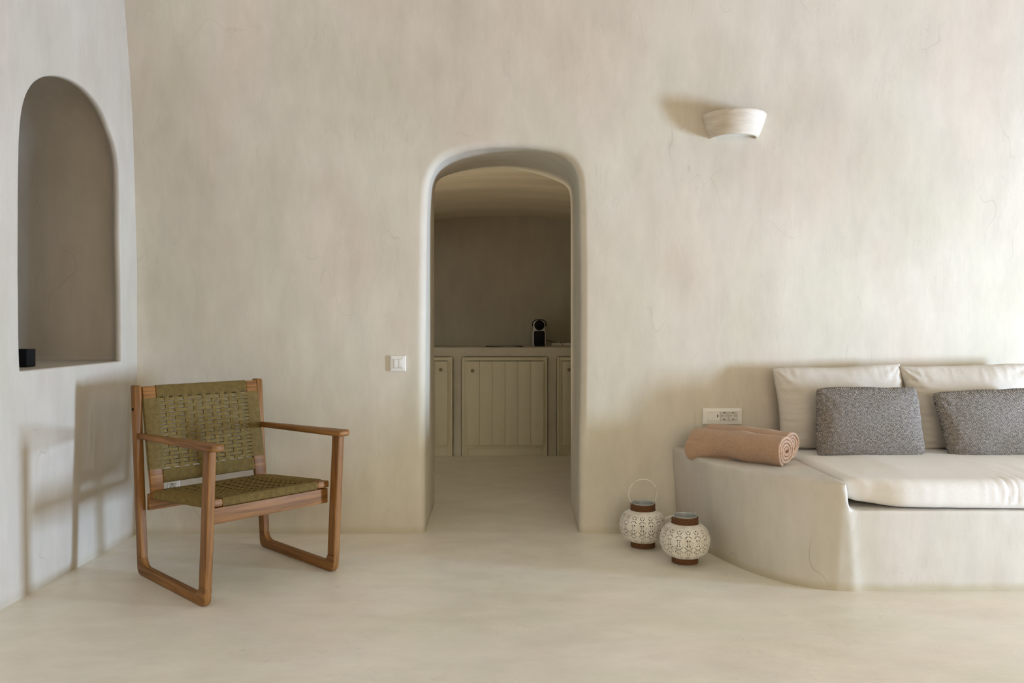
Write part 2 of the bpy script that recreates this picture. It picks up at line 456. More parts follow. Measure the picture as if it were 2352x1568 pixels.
# ------------------------------------------------------------------ left wall with arched niche
npx = [(46, 852), (45, 760), (44, 640), (43.5, 500), (43.5, 400), (44, 330), (46, 285), (52, 245), (62, 213), (78, 190), (98, 178), (118, 174.5), (140, 176), (165, 184), (192, 201),
       (214, 223), (233, 250), (246, 276), (252, 297), (262, 320), (270, 350), (274, 385), (275, 440), (276, 560), (278, 700), (279.5, 829)]
def on_left(px, py, X=XL):
    Y = FOC*X/(px-1165); return (Y, EYE-(py-745)*Y/FOC)
NP = [on_left(*p) for p in npx]; NP[0] = (NP[0][0], .904); NP[-1] = (NP[-1][0], .905)
s1 = resample(NP[:6], 40); s2 = resample(smooth_open(resample(NP[5:23], 60), 4), 60); s3 = resample(NP[22:], 40); s4 = resample([NP[-1], NP[0]], 36)
NO = s1 + s2[1:] + s3[1:] + s4[1:-1]
cyN = sum(p[0] for p in NO)/len(NO); 
def nrm_closed(o):
    out = []
    n = len(o)
    for i in range(n):
        a = o[i-1]; b = o[(i+1) % n]; dx, dz = b[0]-a[0], b[1]-a[1]; l = math.hypot(dx, dz); out.append((-dz/l, dx/l))
    for _ in range(2): out = [tuple((out[i-1][j]+out[i][j]+out[(i+1) % n][j])/3 for j in (0, 1)) for i in range(n)]
    return out
NN = nrm_closed(NO)
Y0, Y1, Z1 = -2.4, 4.13, 3.85
lr = resample([(Y0, 0), (Y0, Z1)], 40) + resample([(Y0, Z1), (Y1, Z1)], 60)[1:] + resample([(Y1, Z1), (Y1, 0)], 40)[1:] + resample([(Y1, 0), (Y0, 0)], 36)[1:-1]
def xleft(y, z): return XL + .006*nz(2, y, z, 1.5) + .0025*nz(7, y, z, 4.0)
Rn = .014
loops = []
for k in range(33):
    t = ((32-k)/32)**1.3; L = []
    for p, n, r in zip(NO, NN, lr):
        e = (p[0]+n[0]*Rn*.6, p[1]+n[1]*Rn*.6)
        y = e[0]+(r[0]-e[0])*t; z = e[1]+(r[1]-e[1])*t
        L.append((xleft(y, z), y, z))
    loops.append(L)
for k in range(1, 7):
    a = PI/2*k/6; off = Rn*(1-math.sin(a))*.6; dep = Rn*(1-math.cos(a))
    loops.append([(xleft(p[0], p[1])-dep, p[0]+n[0]*off, p[1]+n[1]*off) for p, n in zip(NO, NN)])
DN = 1.3
for k in range(1, 25):
    t = (k/24)**2; L = []
    fl = min(1, max(0, (DN*t-.012)/.075)); fl = fl*fl*(3-2*fl)
    for p, n in zip(NO, NN):
        q = (p[0]-3.5)/.42
        y = p[0] + (.145*max(0, q)+.03*min(0, q))*fl
        z = p[1]+.11*fl*min(1, max(0, (p[1]-1.7)/.35))
        g = .008*math.sin(PI*min(1, t*1.2))
        y += g*nz(t*4, p[0]*2, p[1]*2, 1)*1.5
        L.append((xleft(p[0], p[1])-Rn-(DN-Rn)*t, y, z))
    loops.append(L)
c0 = loops[-1]; cc = (c0[0][0], sum(p[1] for p in c0)/len(c0), sum(p[2] for p in c0)/len(c0))
for k in range(1, 9):
    t = k/8*.98; loops.append([(c0[0][0]-.03*math.sin(t*PI/2), p[1]+(cc[1]-p[1])*t, p[2]+(cc[2]-p[2])*t) for p in c0])
V, F = loops_mesh(loops, True); mb = MB(); mb.add(V, F)
n = len(NO); base = len(loops)-1
mb.add(loops[-1], [tuple(range(n))])
tag(mb.build('wall_left', M['wall_left']), kind='structure')

# ------------------------------------------------------------------ floor, vault, other walls
def grid_mesh(name, fn, nu, nv, mat, flip=False):
    V = [fn(i/nu, j/nv) for j in range(nv+1) for i in range(nu+1)]
    F = [(j*(nu+1)+i, j*(nu+1)+i+1, (j+1)*(nu+1)+i+1, (j+1)*(nu+1)+i) for j in range(nv) for i in range(nu)]
    if flip: F = [f[::-1] for f in F]
    mb = MB(); mb.add(V, F); return mb.build(name, mat)
tag(grid_mesh('floor', lambda u, v: (-2.8+u*8.4, -3.2+v*10.6, 0), 10, 10, M['floor']), kind='structure')
prof = []
a, b_, c_, d = Vector((yback(ZT), ZT)), Vector((yback(ZT)-.13, ZT+.55)), Vector((2.9, 3.95)), Vector((1.0, 3.95))
for i in range(25):
    t = i/24; prof.append(((1-t)**3*a+3*(1-t)**2*t*b_+3*(1-t)*t*t*c_+t**3*d))
prof += [Vector((2.0-p.x, p.y)) for p in prof[::-1]][1:]
prof = [Vector((p.x, p.y)) for p in prof]
def vf(u, v):
    i = min(len(prof)-2, int(v*(len(prof)-1))); t = v*(len(prof)-1)-i; p = prof[i].lerp(prof[i+1], t)
    return (XL-.1+u*(XR-XL+.2), p.x, p.y)
tag(grid_mesh('ceiling', vf, 12, 60, M['wall'], flip=False), kind='structure')
def wall_hole(name, o, du, u0, u1, z1, h0, h1, hz0, hz1, mat, th):
    """flat wall with a rectangular opening; o + du*u, thickness th vector"""
    bm = bmesh.new(); o = Vector(o); du = Vector(du); th = Vector(th)
    us = [u0, h0, h1, u1]; zs = [0, hz0, hz1, z1]
    for i in range(3):
        for j in range(3):
            if (i == 1 and j == 1) or zs[j+1]-zs[j] < 1e-6: continue
            A = o+du*us[i]; B = o+du*us[i+1]
            q = [A+Vector((0, 0, zs[j])), B+Vector((0, 0, zs[j])), B+Vector((0, 0, zs[j+1])), A+Vector((0, 0, zs[j+1]))]
            vs = [bm.verts.new(p) for p in q]+[bm.verts.new(p+th) for p in q]
            for f in ((0, 1, 2, 3), (7, 6, 5, 4), (0, 4, 5, 1), (1, 5, 6, 2), (2, 6, 7, 3), (3, 7, 4, 0)): bm.faces.new([vs[k] for k in f])
    bmesh.ops.recalc_face_normals(bm, faces=bm.faces[:])
    return tag(bm_obj(bm, name, mat, smooth=False), kind='structure')
wall_hole('wall_right', (XR, 0, 0), (0, 1, 0), -2.5, 4.2, 4.0, 1.2, 3.4, 0, 2.35, M['wall'], (.12, 0, 0))
wall_hole('wall_front', (0, -2.4, 0), (1, 0, 0), XL-.1, XR+.1, 4.0, -.35, 2.75, 0, 2.5, M['wall'], (0, -.15, 0))
# kitchen shell
KY = 7.06
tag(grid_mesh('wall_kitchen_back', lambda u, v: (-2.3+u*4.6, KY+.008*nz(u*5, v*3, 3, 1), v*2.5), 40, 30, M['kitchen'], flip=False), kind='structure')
def kc(u, v):
    x = -2.3+u*4.6; y = YF-.02+v*(KY+.03-YF+.02)
    return (x, y, 2.062 - .125*x*x*abs(x)**.2 + .075*(1-v)**1.6 + .01*nz(x, y*1.5, 2, 1))
tag(grid_mesh('ceiling_kitchen', kc, 50, 50, M['vault']), kind='structure')
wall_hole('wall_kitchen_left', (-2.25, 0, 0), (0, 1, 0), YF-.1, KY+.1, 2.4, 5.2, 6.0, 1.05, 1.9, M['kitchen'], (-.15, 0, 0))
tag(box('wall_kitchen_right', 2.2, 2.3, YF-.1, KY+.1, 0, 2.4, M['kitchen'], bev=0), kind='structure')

# ------------------------------------------------------------------ masonry bench
base = [(.885, 4.09), (.905, 3.95), (.961, 3.737), (1.05, 3.463), (1.154, 3.306), (1.238, 3.229), (1.336, 3.199), (1.43, 3.19)]
top = [(.855, 4.09), (.880, 3.90), (.935, 3.63), (1.075, 3.365), (1.19, 3.24), (1.275, 3.183), (1.345, 3.155), (1.372, 3.150)]
bb = smooth_open(resample(base, 40), 8); tt = smooth_open(resample(top, 40), 6)
zt = .452
loops = []
for k in range(13):
    t = k/12; e = t
    L = [(bx+(tx-bx)*e, by+(ty-by)*e, -.02+(zt+.02)*t) for (bx, by), (tx, ty) in zip(bb, tt)]
    xi = 1.43+(1.372-1.43)*e
    L += [(xi, L[-1][1]+(4.09-L[-1][1])*q/10, L[-1][2]) for q in range(1, 11)]
    loops.append(L)
V, F = loops_mesh(loops, True); mb = MB(); mb.add(V, F); n = len(loops[0])
mb.add(loops[0], [tuple(range(n))]); mb.add(loops[-1], [tuple(range(n))[::-1]])
def prism_pts(P0, P1):
    V = P0+P1; n = len(P0)
    return V, [tuple(range(n))[::-1], tuple(range(n, 2*n))]+[(i, (i+1) % n, n+(i+1) % n, n+i) for i in range(n)]
V, F = prism_pts([(1.34, 3.199, -.02), (4.39, 3.199, -.02), (4.39, 4.09, -.02), (1.34, 4.09, -.02)],
                 [(1.34, 3.168, .336), (4.39, 3.168, .336), (4.39, 4.09, .336), (1.34, 4.09, .336)])
mb.add(V, F)
bench = mb.build('masonry_bench', M['bench'])
bm = bmesh.new(); bm.from_mesh(bench.data); bmesh.ops.remove_doubles(bm, verts=bm.verts[:], dist=1e-5)
bmesh.ops.recalc_face_normals(bm, faces=bm.faces[:]); bm.to_mesh(bench.data); bm.free()
md = bench.modifiers.new('remesh', 'REMESH'); md.mode = 'VOXEL'; md.voxel_size = .008; md.use_smooth_shade = True
md = bench.modifiers.new('soft', 'SMOOTH'); md.iterations = 30; md.factor = .6
tx = bpy.data.textures.new('bench_unevenness', 'CLOUDS'); tx.noise_scale = .35
md = bench.modifiers.new('uneven', 'DISPLACE'); md.texture = tx; md.strength = .010; md.mid_level = .5; md.texture_coords = 'GLOBAL'
tag(bench, 'built-in plastered bench with curved low arm along the back wall', 'bench')

# ------------------------------------------------------------------ soft furnishings
def rounded_block(x0, x1, y0, y1, z0, z1, r, step, disp, name, mat):
    bm = bmesh.new()
    h = Vector(((x1-x0)/2, (y1-y0)/2, (z1-z0)/2)); c = Vector(((x1+x0)/2, (y1+y0)/2, (z1+z0)/2))
    cnt = [max(4, int(2*h[i]/step)) for i in range(3)]
    idx = {}
    def vert(p):
        key = tuple(round(a, 5) for a in p)
        if key not in idx:
            q = Vector([max(-(h[i]-r), min(h[i]-r, p[i])) for i in range(3)]); n = Vector(p)-q
            n = n.normalized() if n.length > 1e-9 else Vector((0, 0, 1))
            s = q+n*r
            idx[key] = bm.verts.new(disp(s+c, n, Vector(p)+c))
        return idx[key]
    def lin(i, k): 
        t = -1+2*k/cnt[i]
        return t*h[i]
    for ax in range(3):
        a, b2 = [i for i in range(3) if i != ax]
        for s in (-1, 1):
            for i in range(cnt[a]):
                for j in range(cnt[b2]):
                    q = []
                    for di, dj in ((0, 0), (1, 0), (1, 1), (0, 1)):
                        p = [0, 0, 0]; p[ax] = s*h[ax]; p[a] = lin(a, i+di); p[b2] = lin(b2, j+dj); q.append(vert(p))
                    if len(set(q)) == 4:
                        try: bm.faces.new(q)
                        except ValueError: pass
    bmesh.ops.recalc_face_normals(bm, faces=bm.faces[:])
    return bm_obj(bm, name, mat, angle=180)
def dmat(s, n, p):
    s = Vector(s)
    u = (s.x-1.385)
    front_ = max(0, 1-(s.y-3.17)/.12)
    g = .0028*nz(s.x, s.y, s.z, 2.6) + .0008*nz(s.x*3, s.y, s.z, 7.0)
    if front_ > 0:   # gathers on the front border
        w = math.exp(-((s.x-2.06)/.10)**2)*min(1, max(0, (s.z-.35)/.03))
        g += front_*w*.0030*math.sin(s.x*170+nz(s.x, 0, s.z, 14)*2.5)
        g += front_*.0008*nz(s.x*2.2, 0, s.z*.6, 12)
    s = s + n*g
    top = max(0, (s.z-.36)/.1)
    s.z += .016*top*min(1, max(0, u)/.3)*min(1, max(0, (s.y-3.17))/.25)
    # the left front corner is lifted and rounded where it is squeezed against the arm
    k = math.exp(-(max(0, u)/.16)**2)
    s.z += .022*k*max(0, 1-top)
    s.x += .05*max(0, 1-(s.y-3.17)/.10)**2*k + .016*(1-top)*k
    s.y += .04*k*max(0, 1-(s.y-3.17)/.15)
    s.y -= .012*math.exp(-((s.x-2.3)/.7)**2)*max(0, 1-(s.y-3.17)/.3)
    return s
mat_o = rounded_block(1.378, 3.9, 3.172, 4.06, .337, .455, .042, .013, dmat, 'seat_mattress', M['mattress'])
tag(mat_o, 'long off-white linen mattress lying on the plastered bench', 'mattress')

def pillow(name, c4, thick, ybot, ytop, mat, label, cat, group, seed, wr=.006, nu=84, nv=60, pw=2.4, pinch=.06, tw=0.0, rc=.03, fe=.5):
    """c4: corners TL TR BR BL as (x, z); the middle plane leans from ybot to ytop"""
    TL, TR, BR, BL = c4; zb = min(BL[1], BR[1]); ztp = max(TL[1], TR[1])
    mb = MB(); V = []; UV = []
    cx = sum(c[0] for c in c4)/4; w = TR[0]-TL[0]; h = ztp-zb
    def pt(u, v, side):
        a, b = (u+1)/2, (v+1)/2
        pu = u*(1-pinch*(1-v*v)*abs(u)); pv = v*(1-pinch*.8*(1-u*u)*abs(v))
        cr = 1-rc*abs(u*v)**5; pu *= cr; pv *= cr
        pu += .010*nz(u*2+seed, v*2, 3, 1)*(1-abs(u)*.2); pv += .03*nz(u*2.2, v*1.5, seed, 1)*abs(v)
        a, b = (pu+1)/2, (pv+1)/2
        x = (BL[0]*(1-a)+BR[0]*a)*(1-b)+(TL[0]*(1-a)+TR[0]*a)*b
        z = (BL[1]*(1-a)+BR[1]*a)*(1-b)+(TL[1]*(1-a)+TR[1]*a)*b
        f = (max(0, 1-abs(u)**pw)**fe)*(max(0, 1-abs(v)**(pw*.9))**fe)
        f *= 1+.16*max(0, -v)
        # creases running out of the corners and along the edges
        g = 0
        for su, sv, k in ((-1, -1, 1), (1, -1, 2), (-1, 1, 3), (1, 1, 4)):
            dx, dv = (u-su)*w*.5, (v-sv)*h*.5; rr = math.hypot(dx, dv)+1e-4; an = math.atan2(abs(dv), abs(dx))
            g += .7*math.exp(-rr/.09)*math.sin(an*(8+k)+k*1.7+seed)*min(1, rr/.04)
        ez = max(0, abs(u)-.45)/.55
        g += 1.1*ez*nz(u*2+seed, v*13, 4, 1)
        ev = max(0, abs(v)-.55)/.45
        g += .7*ev*nz(u*14, v*2, seed+9, 1)
        g += 1.1*nz(u*1.8+seed, v*1.8, 2, 1)
        dd = thick/2*f + wr*g*min(1, f*2.2)
        yc = ybot+(ytop-ybot)*b + tw*u
        lean = (ytop-ybot)/h
        return (x, yc + side*dd, z - side*dd*lean*.5*-1)
    for side in (-1, 1):
        P = []; Uq = []
        for j in range(nv+1):
            for i in range(nu+1):
                u, v = math.sin(PI/2*(-1+2*i/nu)), math.sin(PI/2*(-1+2*j/nv))
                u = .5*u+.5*(-1+2*i/nu); v = .5*v+.5*(-1+2*j/nv)
                P.append(pt(u, v, side)); Uq.append((u*w/2, v*h/2))
        Fq = [(j*(nu+1)+i, j*(nu+1)+i+1, (j+1)*(nu+1)+i+1, (j+1)*(nu+1)+i) for j in range(nv) for i in range(nu)]
        if side > 0: Fq = [f[::-1] for f in Fq]
        mb.add(P, Fq, [[Uq[k] for k in f] for f in Fq])
    o = mb.build(name, mat)
    bm = bmesh.new(); bm.from_mesh(o.data); bmesh.ops.remove_doubles(bm, verts=bm.verts[:], dist=1e-5); bm.to_mesh(o.data); bm.free()
    tag(o, label, cat, group)
    return o
G1 = 'large linen back cushions on the bench'; G2 = 'small grey knitted cushions on the bench'
pillow('back_cushion', [(1.343, .868), (2.010, .893), (2.045, .462), (1.365, .462)], .155, 3.930, 3.995, M['linen'],
       'large natural linen cushion nearest the towels, leaning on the back wall', 'cushion', G1, 1.3, wr=.007)
pillow('back_cushion', [(1.985, .882), (2.68, .896), (2.70, .462), (2.03, .462)], .160, 3.905, 3.985, M['linen'],
       'large natural linen cushion cut off by the right edge of the photo', 'cushion', G1, 6.1, wr=.010)
pillow('knitted_cushion', [(1.497, .785), (1.995, .786), (2.005, .452), (1.470, .452)], .125, 3.745, 3.815, M['knit'],
       'grey herringbone knitted cushion closest to the rolled towels', 'cushion', G2, 2.2, wr=.0042, pinch=.03, rc=.05, fe=.42, pw=2.8)
pillow('knitted_cushion', [(2.060, .760), (2.58, .785), (2.60, .450), (2.105, .450)], .125, 3.745, 3.815, M['knit'],
       'grey herringbone knitted cushion at the right edge of the photo', 'cushion', G2, 8.7, wr=.0052, pinch=.035, rc=.05, fe=.42, pw=2.8)

def towel(p0, p1, rad, seed, label, flap):
    p0, p1 = Vector(p0), Vector(p1); ax = (p1-p0); L = ax.length; ax.normalize()
    up = Vector((0, 0, 1)); side = up.cross(ax).normalized()
    th = .0150; turns = rad/(th*1.06); mb = MB()
    nseg = 150; loops = []
    for i in range(nseg+1):
        t = i/nseg
        rr = .008+(rad-th/2-.008)*math.sqrt(t) if False else .008+(rad-th/2-.008)*t
        a = None
        ang = 2*PI*(rr-.008)/(th*1.13)
        loops.append((rr, ang))
    # resample by angle
    amax = loops[-1][1]; n = 170; end_a = amax
    prof = []
    hw = L/2; m = 26
    for k in range(m+1): prof.append((-hw+th/2+(L-th)*k/m, th/2))
    for k in range(1, 6): a = PI/2-PI*k/6; prof.append((hw-th/2+th/2*math.cos(a), th/2*math.sin(a)))
    for k in range(m+1): prof.append((hw-th/2-(L-th)*k/m, -th/2))
    for k in range(1, 6): a = -PI/2-PI*k/6; prof.append((-hw+th/2+th/2*math.cos(a), th/2*math.sin(a)))
    V = []; F = []; mid = (p0+p1)/2
    a_off = -PI*.62-amax   # outer end tucked low at the front
    for i in range(n+1):
        ang = amax*math.sqrt(i/n)*1.0 if False else amax*(i/n)**.75
        rr = .008+th*1.13*ang/(2*PI)
        A = ang+a_off
        for (s, t) in prof:
            r2 = rr+t
            cx, cz = r2*math.cos(A), r2*math.sin(A)
            # squash under its own weight, bulge sideways
            f = s/hw
            big = r2/rad
            cz *= .93; cx *= 1.04
            j = .0085*big*nz(s*7+seed, cx*9, cz*9, 1)+.005*big*nz(s*15, cx*13+seed, cz*13, 1)
            cx += j*math.cos(A); cz += j*math.sin(A)
            sh = .006*nz(ang*.8, seed, 0, 1)*(1 if s > 0 else -1)*(abs(f)**6)
            # loose left end sags and splays
            lf = max(0, -f-.25)/.75
            cz += -flap*lf*lf*big*(1.0 if cz < 0 else .15)
            cx += -.03*flap/.03*lf*lf*big*(1 if cz < 0 else .3)*(1 if cx < .03 else .2)
            V.append(mid+ax*(s+sh)+side*cx+up*(cz+rad*.93))
    pn = len(prof)
    for i in range(n):
        for k in range(pn):
            k2 = (k+1) % pn
            F.append((i*pn+k, i*pn+k2, (i+1)*pn+k2, (i+1)*pn+k))
    F.append(tuple(range(pn))); F.append(tuple(n*pn+k for k in range(pn))[::-1])
    mb.add(V, F); o = mb.build('rolled_towel', M['terry'])
    bm = bmesh.new(); bm.from_mesh(o.data); bmesh.ops.recalc_face_normals(bm, faces=bm.faces[:]); bm.to_mesh(o.data); bm.free()
    md = o.modifiers.new('sub', 'SUBSURF'); md.levels = 1; md.render_levels = 2
    tx = bpy.data.textures.new('terry_loops', 'CLOUDS'); tx.noise_scale = .006; tx.noise_depth = 1
    md = o.modifiers.new('loops', 'DISPLACE'); md.texture = tx; md.strength = .0028; md.mid_level = .5; md.texture_coords = 'LOCAL'
    return tag(o, label, 'towel', 'rolled towels on the arm of the bench')
TZ = .447
towel((.932, 3.862, TZ+.001), (1.258, 3.520, TZ+.001), .077, 2.0, 'front one of the two rolled peach towels, at the rounded edge of the bench arm', .030)
towel((1.030, 3.975, TZ+.001), (1.335, 3.665, TZ+.001), .079, 5.5, 'rear rolled peach towel behind the other roll and below the socket panel', .0)

# ------------------------------------------------------------------ armchair
def rgrid(a, b, n): return [a+(b-a)*i/n for i in range(n+1)]
chair = empty('armchair', (-1.178, 3.435, 0), math.atan2(.733, .68), 'low teak armchair with sled base and woven olive cord seat and back', 'armchair')
TE = M['teak']
UO, UI = .309, .277
for s in (-1, 1):
    fn = lambda a, b, t, s=s: (s*t, a, b)
    # front leg (a = depth, b = height)
    fl = [(-.312, .085), (-.352, .604), (-.301, .604), (-.266, .12), (-.2655, .085)]
    fl = [(-.3165, .075), (-.352, .606), (-.302, .606), (-.2665, .11), (-.2655, .075)]
    bm_obj(prism_bm(fl, UI, UO, fn, .006), 'leg', TE, chair, long_axis=2)
    bl = [(.3355, .085), (.386, .812), (.382, .818), (.340, .818), (.336, .812), (.318, .60), (.305, .40), (.2885, .12), (.288, .085)]
    bl = [(.316, .075), (.351, .45), (.385, .812), (.380, .818), (.341, .818), (.336, .812), (.318, .58), (.300, .38), (.2725, .11), (.2715, .075)]
    bm_obj(prism_bm(bl, UI, UO, fn, .006), 'leg', TE, chair, long_axis=2)
    # runner with tight outer and wide inner corners
    ru = [(-.2655, .0755)] + [(-.2655+.046-.046*math.cos(math.radians(q)), .0755+.011-.046*math.sin(math.radians(q))) for q in (30, 45, 60, 75, 90)]
    ru += [(.2715-.046+.046*math.sin(math.radians(q)), .0755+.011-.046*math.cos(math.radians(q))) for q in (0, 15, 30, 45, 60)] + [(.2715, .0755)]
    ru += [(.316, .0755)] + [(.312-.034+.034*math.cos(math.radians(-q)), .034+.034*math.sin(math.radians(-q))) for q in (0, 22, 45, 67, 90)]
    ru += [(-.312+.034-.034*math.sin(math.radians(q)), .034-.034*math.cos(math.radians(q))) for q in (0, 22, 45, 67, 90)] + [(-.3165, .0755)]
    ru = ru[::-1]
    bm_obj(prism_bm(ru, UI, UO, fn, .006), 'runner', TE, chair, long_axis=1)
    # armrest: thin board, wider at the rounded front
    out = [(.317, .300), (.317, .274), (.10, .268), (-.15, .259), (-.34, .253), (-.368, .255), (-.383, .264), (-.388, .280), (-.388, .298), (-.383, .312), (-.368, .320), (-.345, .321), (-.1, .314), (.2, .305)]
    fa = lambda a, b, t, s=s: (s*b, a, .605+t-(a+.385)*.030)
    bm_obj(prism_bm(out, 0, .0255, fa, .008, 4), 'armrest', TE, chair, long_axis=1)
    # dark screw head on the outside of the back leg
    mb = MB(); mb.tube([(s*.3075, .352, .714), (s*.3125, .352, .714)], .0068, 14); mb.build('screw', M['black'], chair)
# front and rear aprons
b = box_bm(-.277, .277, -.272, -.248, .303, .367, .004); bm_obj(b, 'front_apron', TE, chair)
b = box_bm(-.277, .277, .262, .284, .277, .348, .004); bm_obj(b, 'rear_apron', TE, chair)

def cord_frame(fname, cname, base, Wv, Nv, L, hu, sw, T, band0, band1, rail0, rail1, sag, nrows, ncols, pin):
    """woven panel. base: bottom centre, W: direction up the panel, N: face normal, T: frame thickness (N from -T to 0)"""
    base = Vector(base); Wv = Vector(Wv).normalized(); Nv = Vector(Nv).normalized(); Uv = Vector((1, 0, 0))
    P = lambda u, w, n: base+Uv*u+Wv*w+Nv*n
    fr = bmesh.new()
    def bar(u0, u1, w0, w1, n0, n1):
        r = bmesh.ops.create_cube(fr, size=1)
        for v in r['verts']: v.co = P((u0+u1)/2+v.co.x*(u1-u0), (w0+w1)/2+v.co.y*(w1-w0), (n0+n1)/2+v.co.z*(n1-n0))
        bmesh.ops.bevel(fr, geom=list({e for v in r['verts'] for e in v.link_edges}), offset=.0035, segments=2, profile=.5, affect='EDGES')
    bar(-hu, -hu+sw, 0, L, -T, 0); bar(hu-sw, hu, 0, L, -T, 0)
    bar(-hu+sw-.003, hu-sw+.003, rail0[0], rail0[1], -T+.003, -.003); bar(-hu+sw-.003, hu-sw+.003, rail1[0], rail1[1], -T+.003, -.003)
    bmesh.ops.recalc_face_normals(fr, faces=fr.faces[:])
    frame = bm_obj(fr, fname, TE, chair)
    mb = MB(); r = .00155
    W0, W1 = band0, band1              # extent of the horizontal wraps
    ui = hu-sw                         # inner edge of stile
    pitch = (W1-W0)/nrows
    cols = [(-ui+.024)+(2*ui-.048)*(c+.5)/ncols for c in range(ncols)]
    cp = (2*ui-.048)/ncols
    S_ = lambda u, w: -sag*max(0, 1-(u/ui)**2)*max(0, 1-((w-L*.5)/(L*.45))**2)
    for i in range(nrows):
        wc = W0+pitch*(i+.5); k = 5
        for q in range(k):
            wu = W0+pitch*(i+(q+.5)/k)
            wg = wc+(q-2)*.0024
            jit = .0004*random.uniform(-1, 1)
            pts = []
            def wrap(sg):
                e = hu+r*.8
                return [P(sg*(ui-.012), wu, -T-r), P(sg*(ui+.02), wu, -T-r), P(sg*(e-.002), wu, -T-r*.9), P(sg*e, wu, -T+.003), P(sg*e, wu, -.004), P(sg*(e-.002), wu, r*.9), P(sg*(ui+.02), wu, r), P(sg*(ui), wu, r)]
            pts += wrap(-1)
            for c in range(-1, ncols+1):
                uc = cols[0]+cp*c
                if c == -1:
                    uc = -ui+.016; pts.append(P(uc, wg+(wu-wg)*.12+jit, .0005+S_(uc, wg))); continue
                if c == ncols:
                    uc = ui-.016; pts.append(P(uc, wg+(wu-wg)*.12+jit, .0005+S_(uc, wg))); continue
                sgn = 1 if (c+i) % 2 == 0 else -1
                for du in (-.009, 0, .009):
                    pts.append(P(uc+du, wg+jit, (sgn*.0026)*(1 if du == 0 else .85)-.002+S_(uc, wg)))
                if c < ncols-1: pts.append(P(uc+cp/2, wg, -.002+S_(uc, wg)))
            pts += wrap(1)[::-1]
            mb.tube(pts, r, 5)
            # the return strand at the back
            mb.tube([P(-ui+.012, wu, -T-r), P(-ui+.03, wg+(wu-wg)*.6+.003, -T), P(0, wg+(wu-wg)*.6+.004, -T+.002-sag*.6), P(ui-.03, wg+(wu-wg)*.6+.003, -T), P(ui-.012, wu, -T-r)], r, 4, cap=False)
    # vertical cords: every rail wrap; those in a column cross the panel
    up_ = .0034; nw = int(2*(ui-.004)/up_)
    for q in range(nw+1):
        u = -(ui-.004)+up_*q
        jit = .0003*random.uniform(-1, 1)
        col = None
        for c, uc in enumerate(cols):
            if abs(u-uc) < .0105: col = c
        def rwrap(ra, sg):
            # path from front inner edge around the rail to the back inner edge
            if sg > 0: a, b = ra[0], ra[1]
            else: a, b = ra[1], ra[0]
            e = b+sg*r
            return [P(u, a, r), P(u, b-sg*.002, r), P(u, e, -.003), P(u, e, -T+.003), P(u, b-sg*.002, -T-r), P(u, a, -T-r)]
        if col is None:
            for ra in (rail0, rail1):
                a, b = ra[0]-r, ra[1]+r
                mb.tube([P(u+jit, a+.003, r), P(u, b-.003, r), P(u, b, -.003), P(u, b, -T+.003), P(u, b-.003, -T-r), P(u, a+.003, -T-r), P(u, a, -T+.003), P(u, a, -.003)], r, 5, closed=True)
        else:
            uc = cols[col]; ug = uc+(u-uc)*.82
            pts = [P(u, rail0[0]+.001, -T-r), P(u, rail0[0]-r, -T+.003), P(u, rail0[0]-r, -.003), P(u, rail0[0]+.003, r), P(u, rail0[1], r)]
            for i in range(nrows):
                wc = W0+pitch*(i+.5); sgn = -1 if (col+i) % 2 == 0 else 1
                for dw in (-.0045, .0045): pts.append(P(ug, wc+dw, sgn*.0027-.002+S_(ug, wc)))
            pts += [P(u, rail1[0], r), P(u, rail1[1]-.003, r), P(u, rail1[1]+r, -.003), P(u, rail1[1]+r, -T+.003), P(u, rail1[1]-.001, -T-r), P(u, rail1[0], -T-r)]
            mb.tube(pts, r, 5)
    mb.build(cname, M['cord'], chair)
# back panel: leans from v=.25 (z=.37) to v=.345 (z=.815)
tb = Vector((0, .092, .446)); Lb = tb.length
cord_frame('back_frame', 'woven_back', (0, .239, .349), tb, Vector((0, -.446, .092)), Lb+.019, .2745, .055, .021,
           .107, .421, (.047, .101), (.425, .475), .0, 18, 9, 1)
ts = Vector((0, .545, -.042)); Ls = ts.length
cord_frame('seat_frame', 'woven_seat', (0, -.283, .402), ts, Vector((0, .042, .545)), Ls, .2745, .055, .028,
           .060, .500, (.002, .046), (.500, .545), .014, 22, 9, 1)

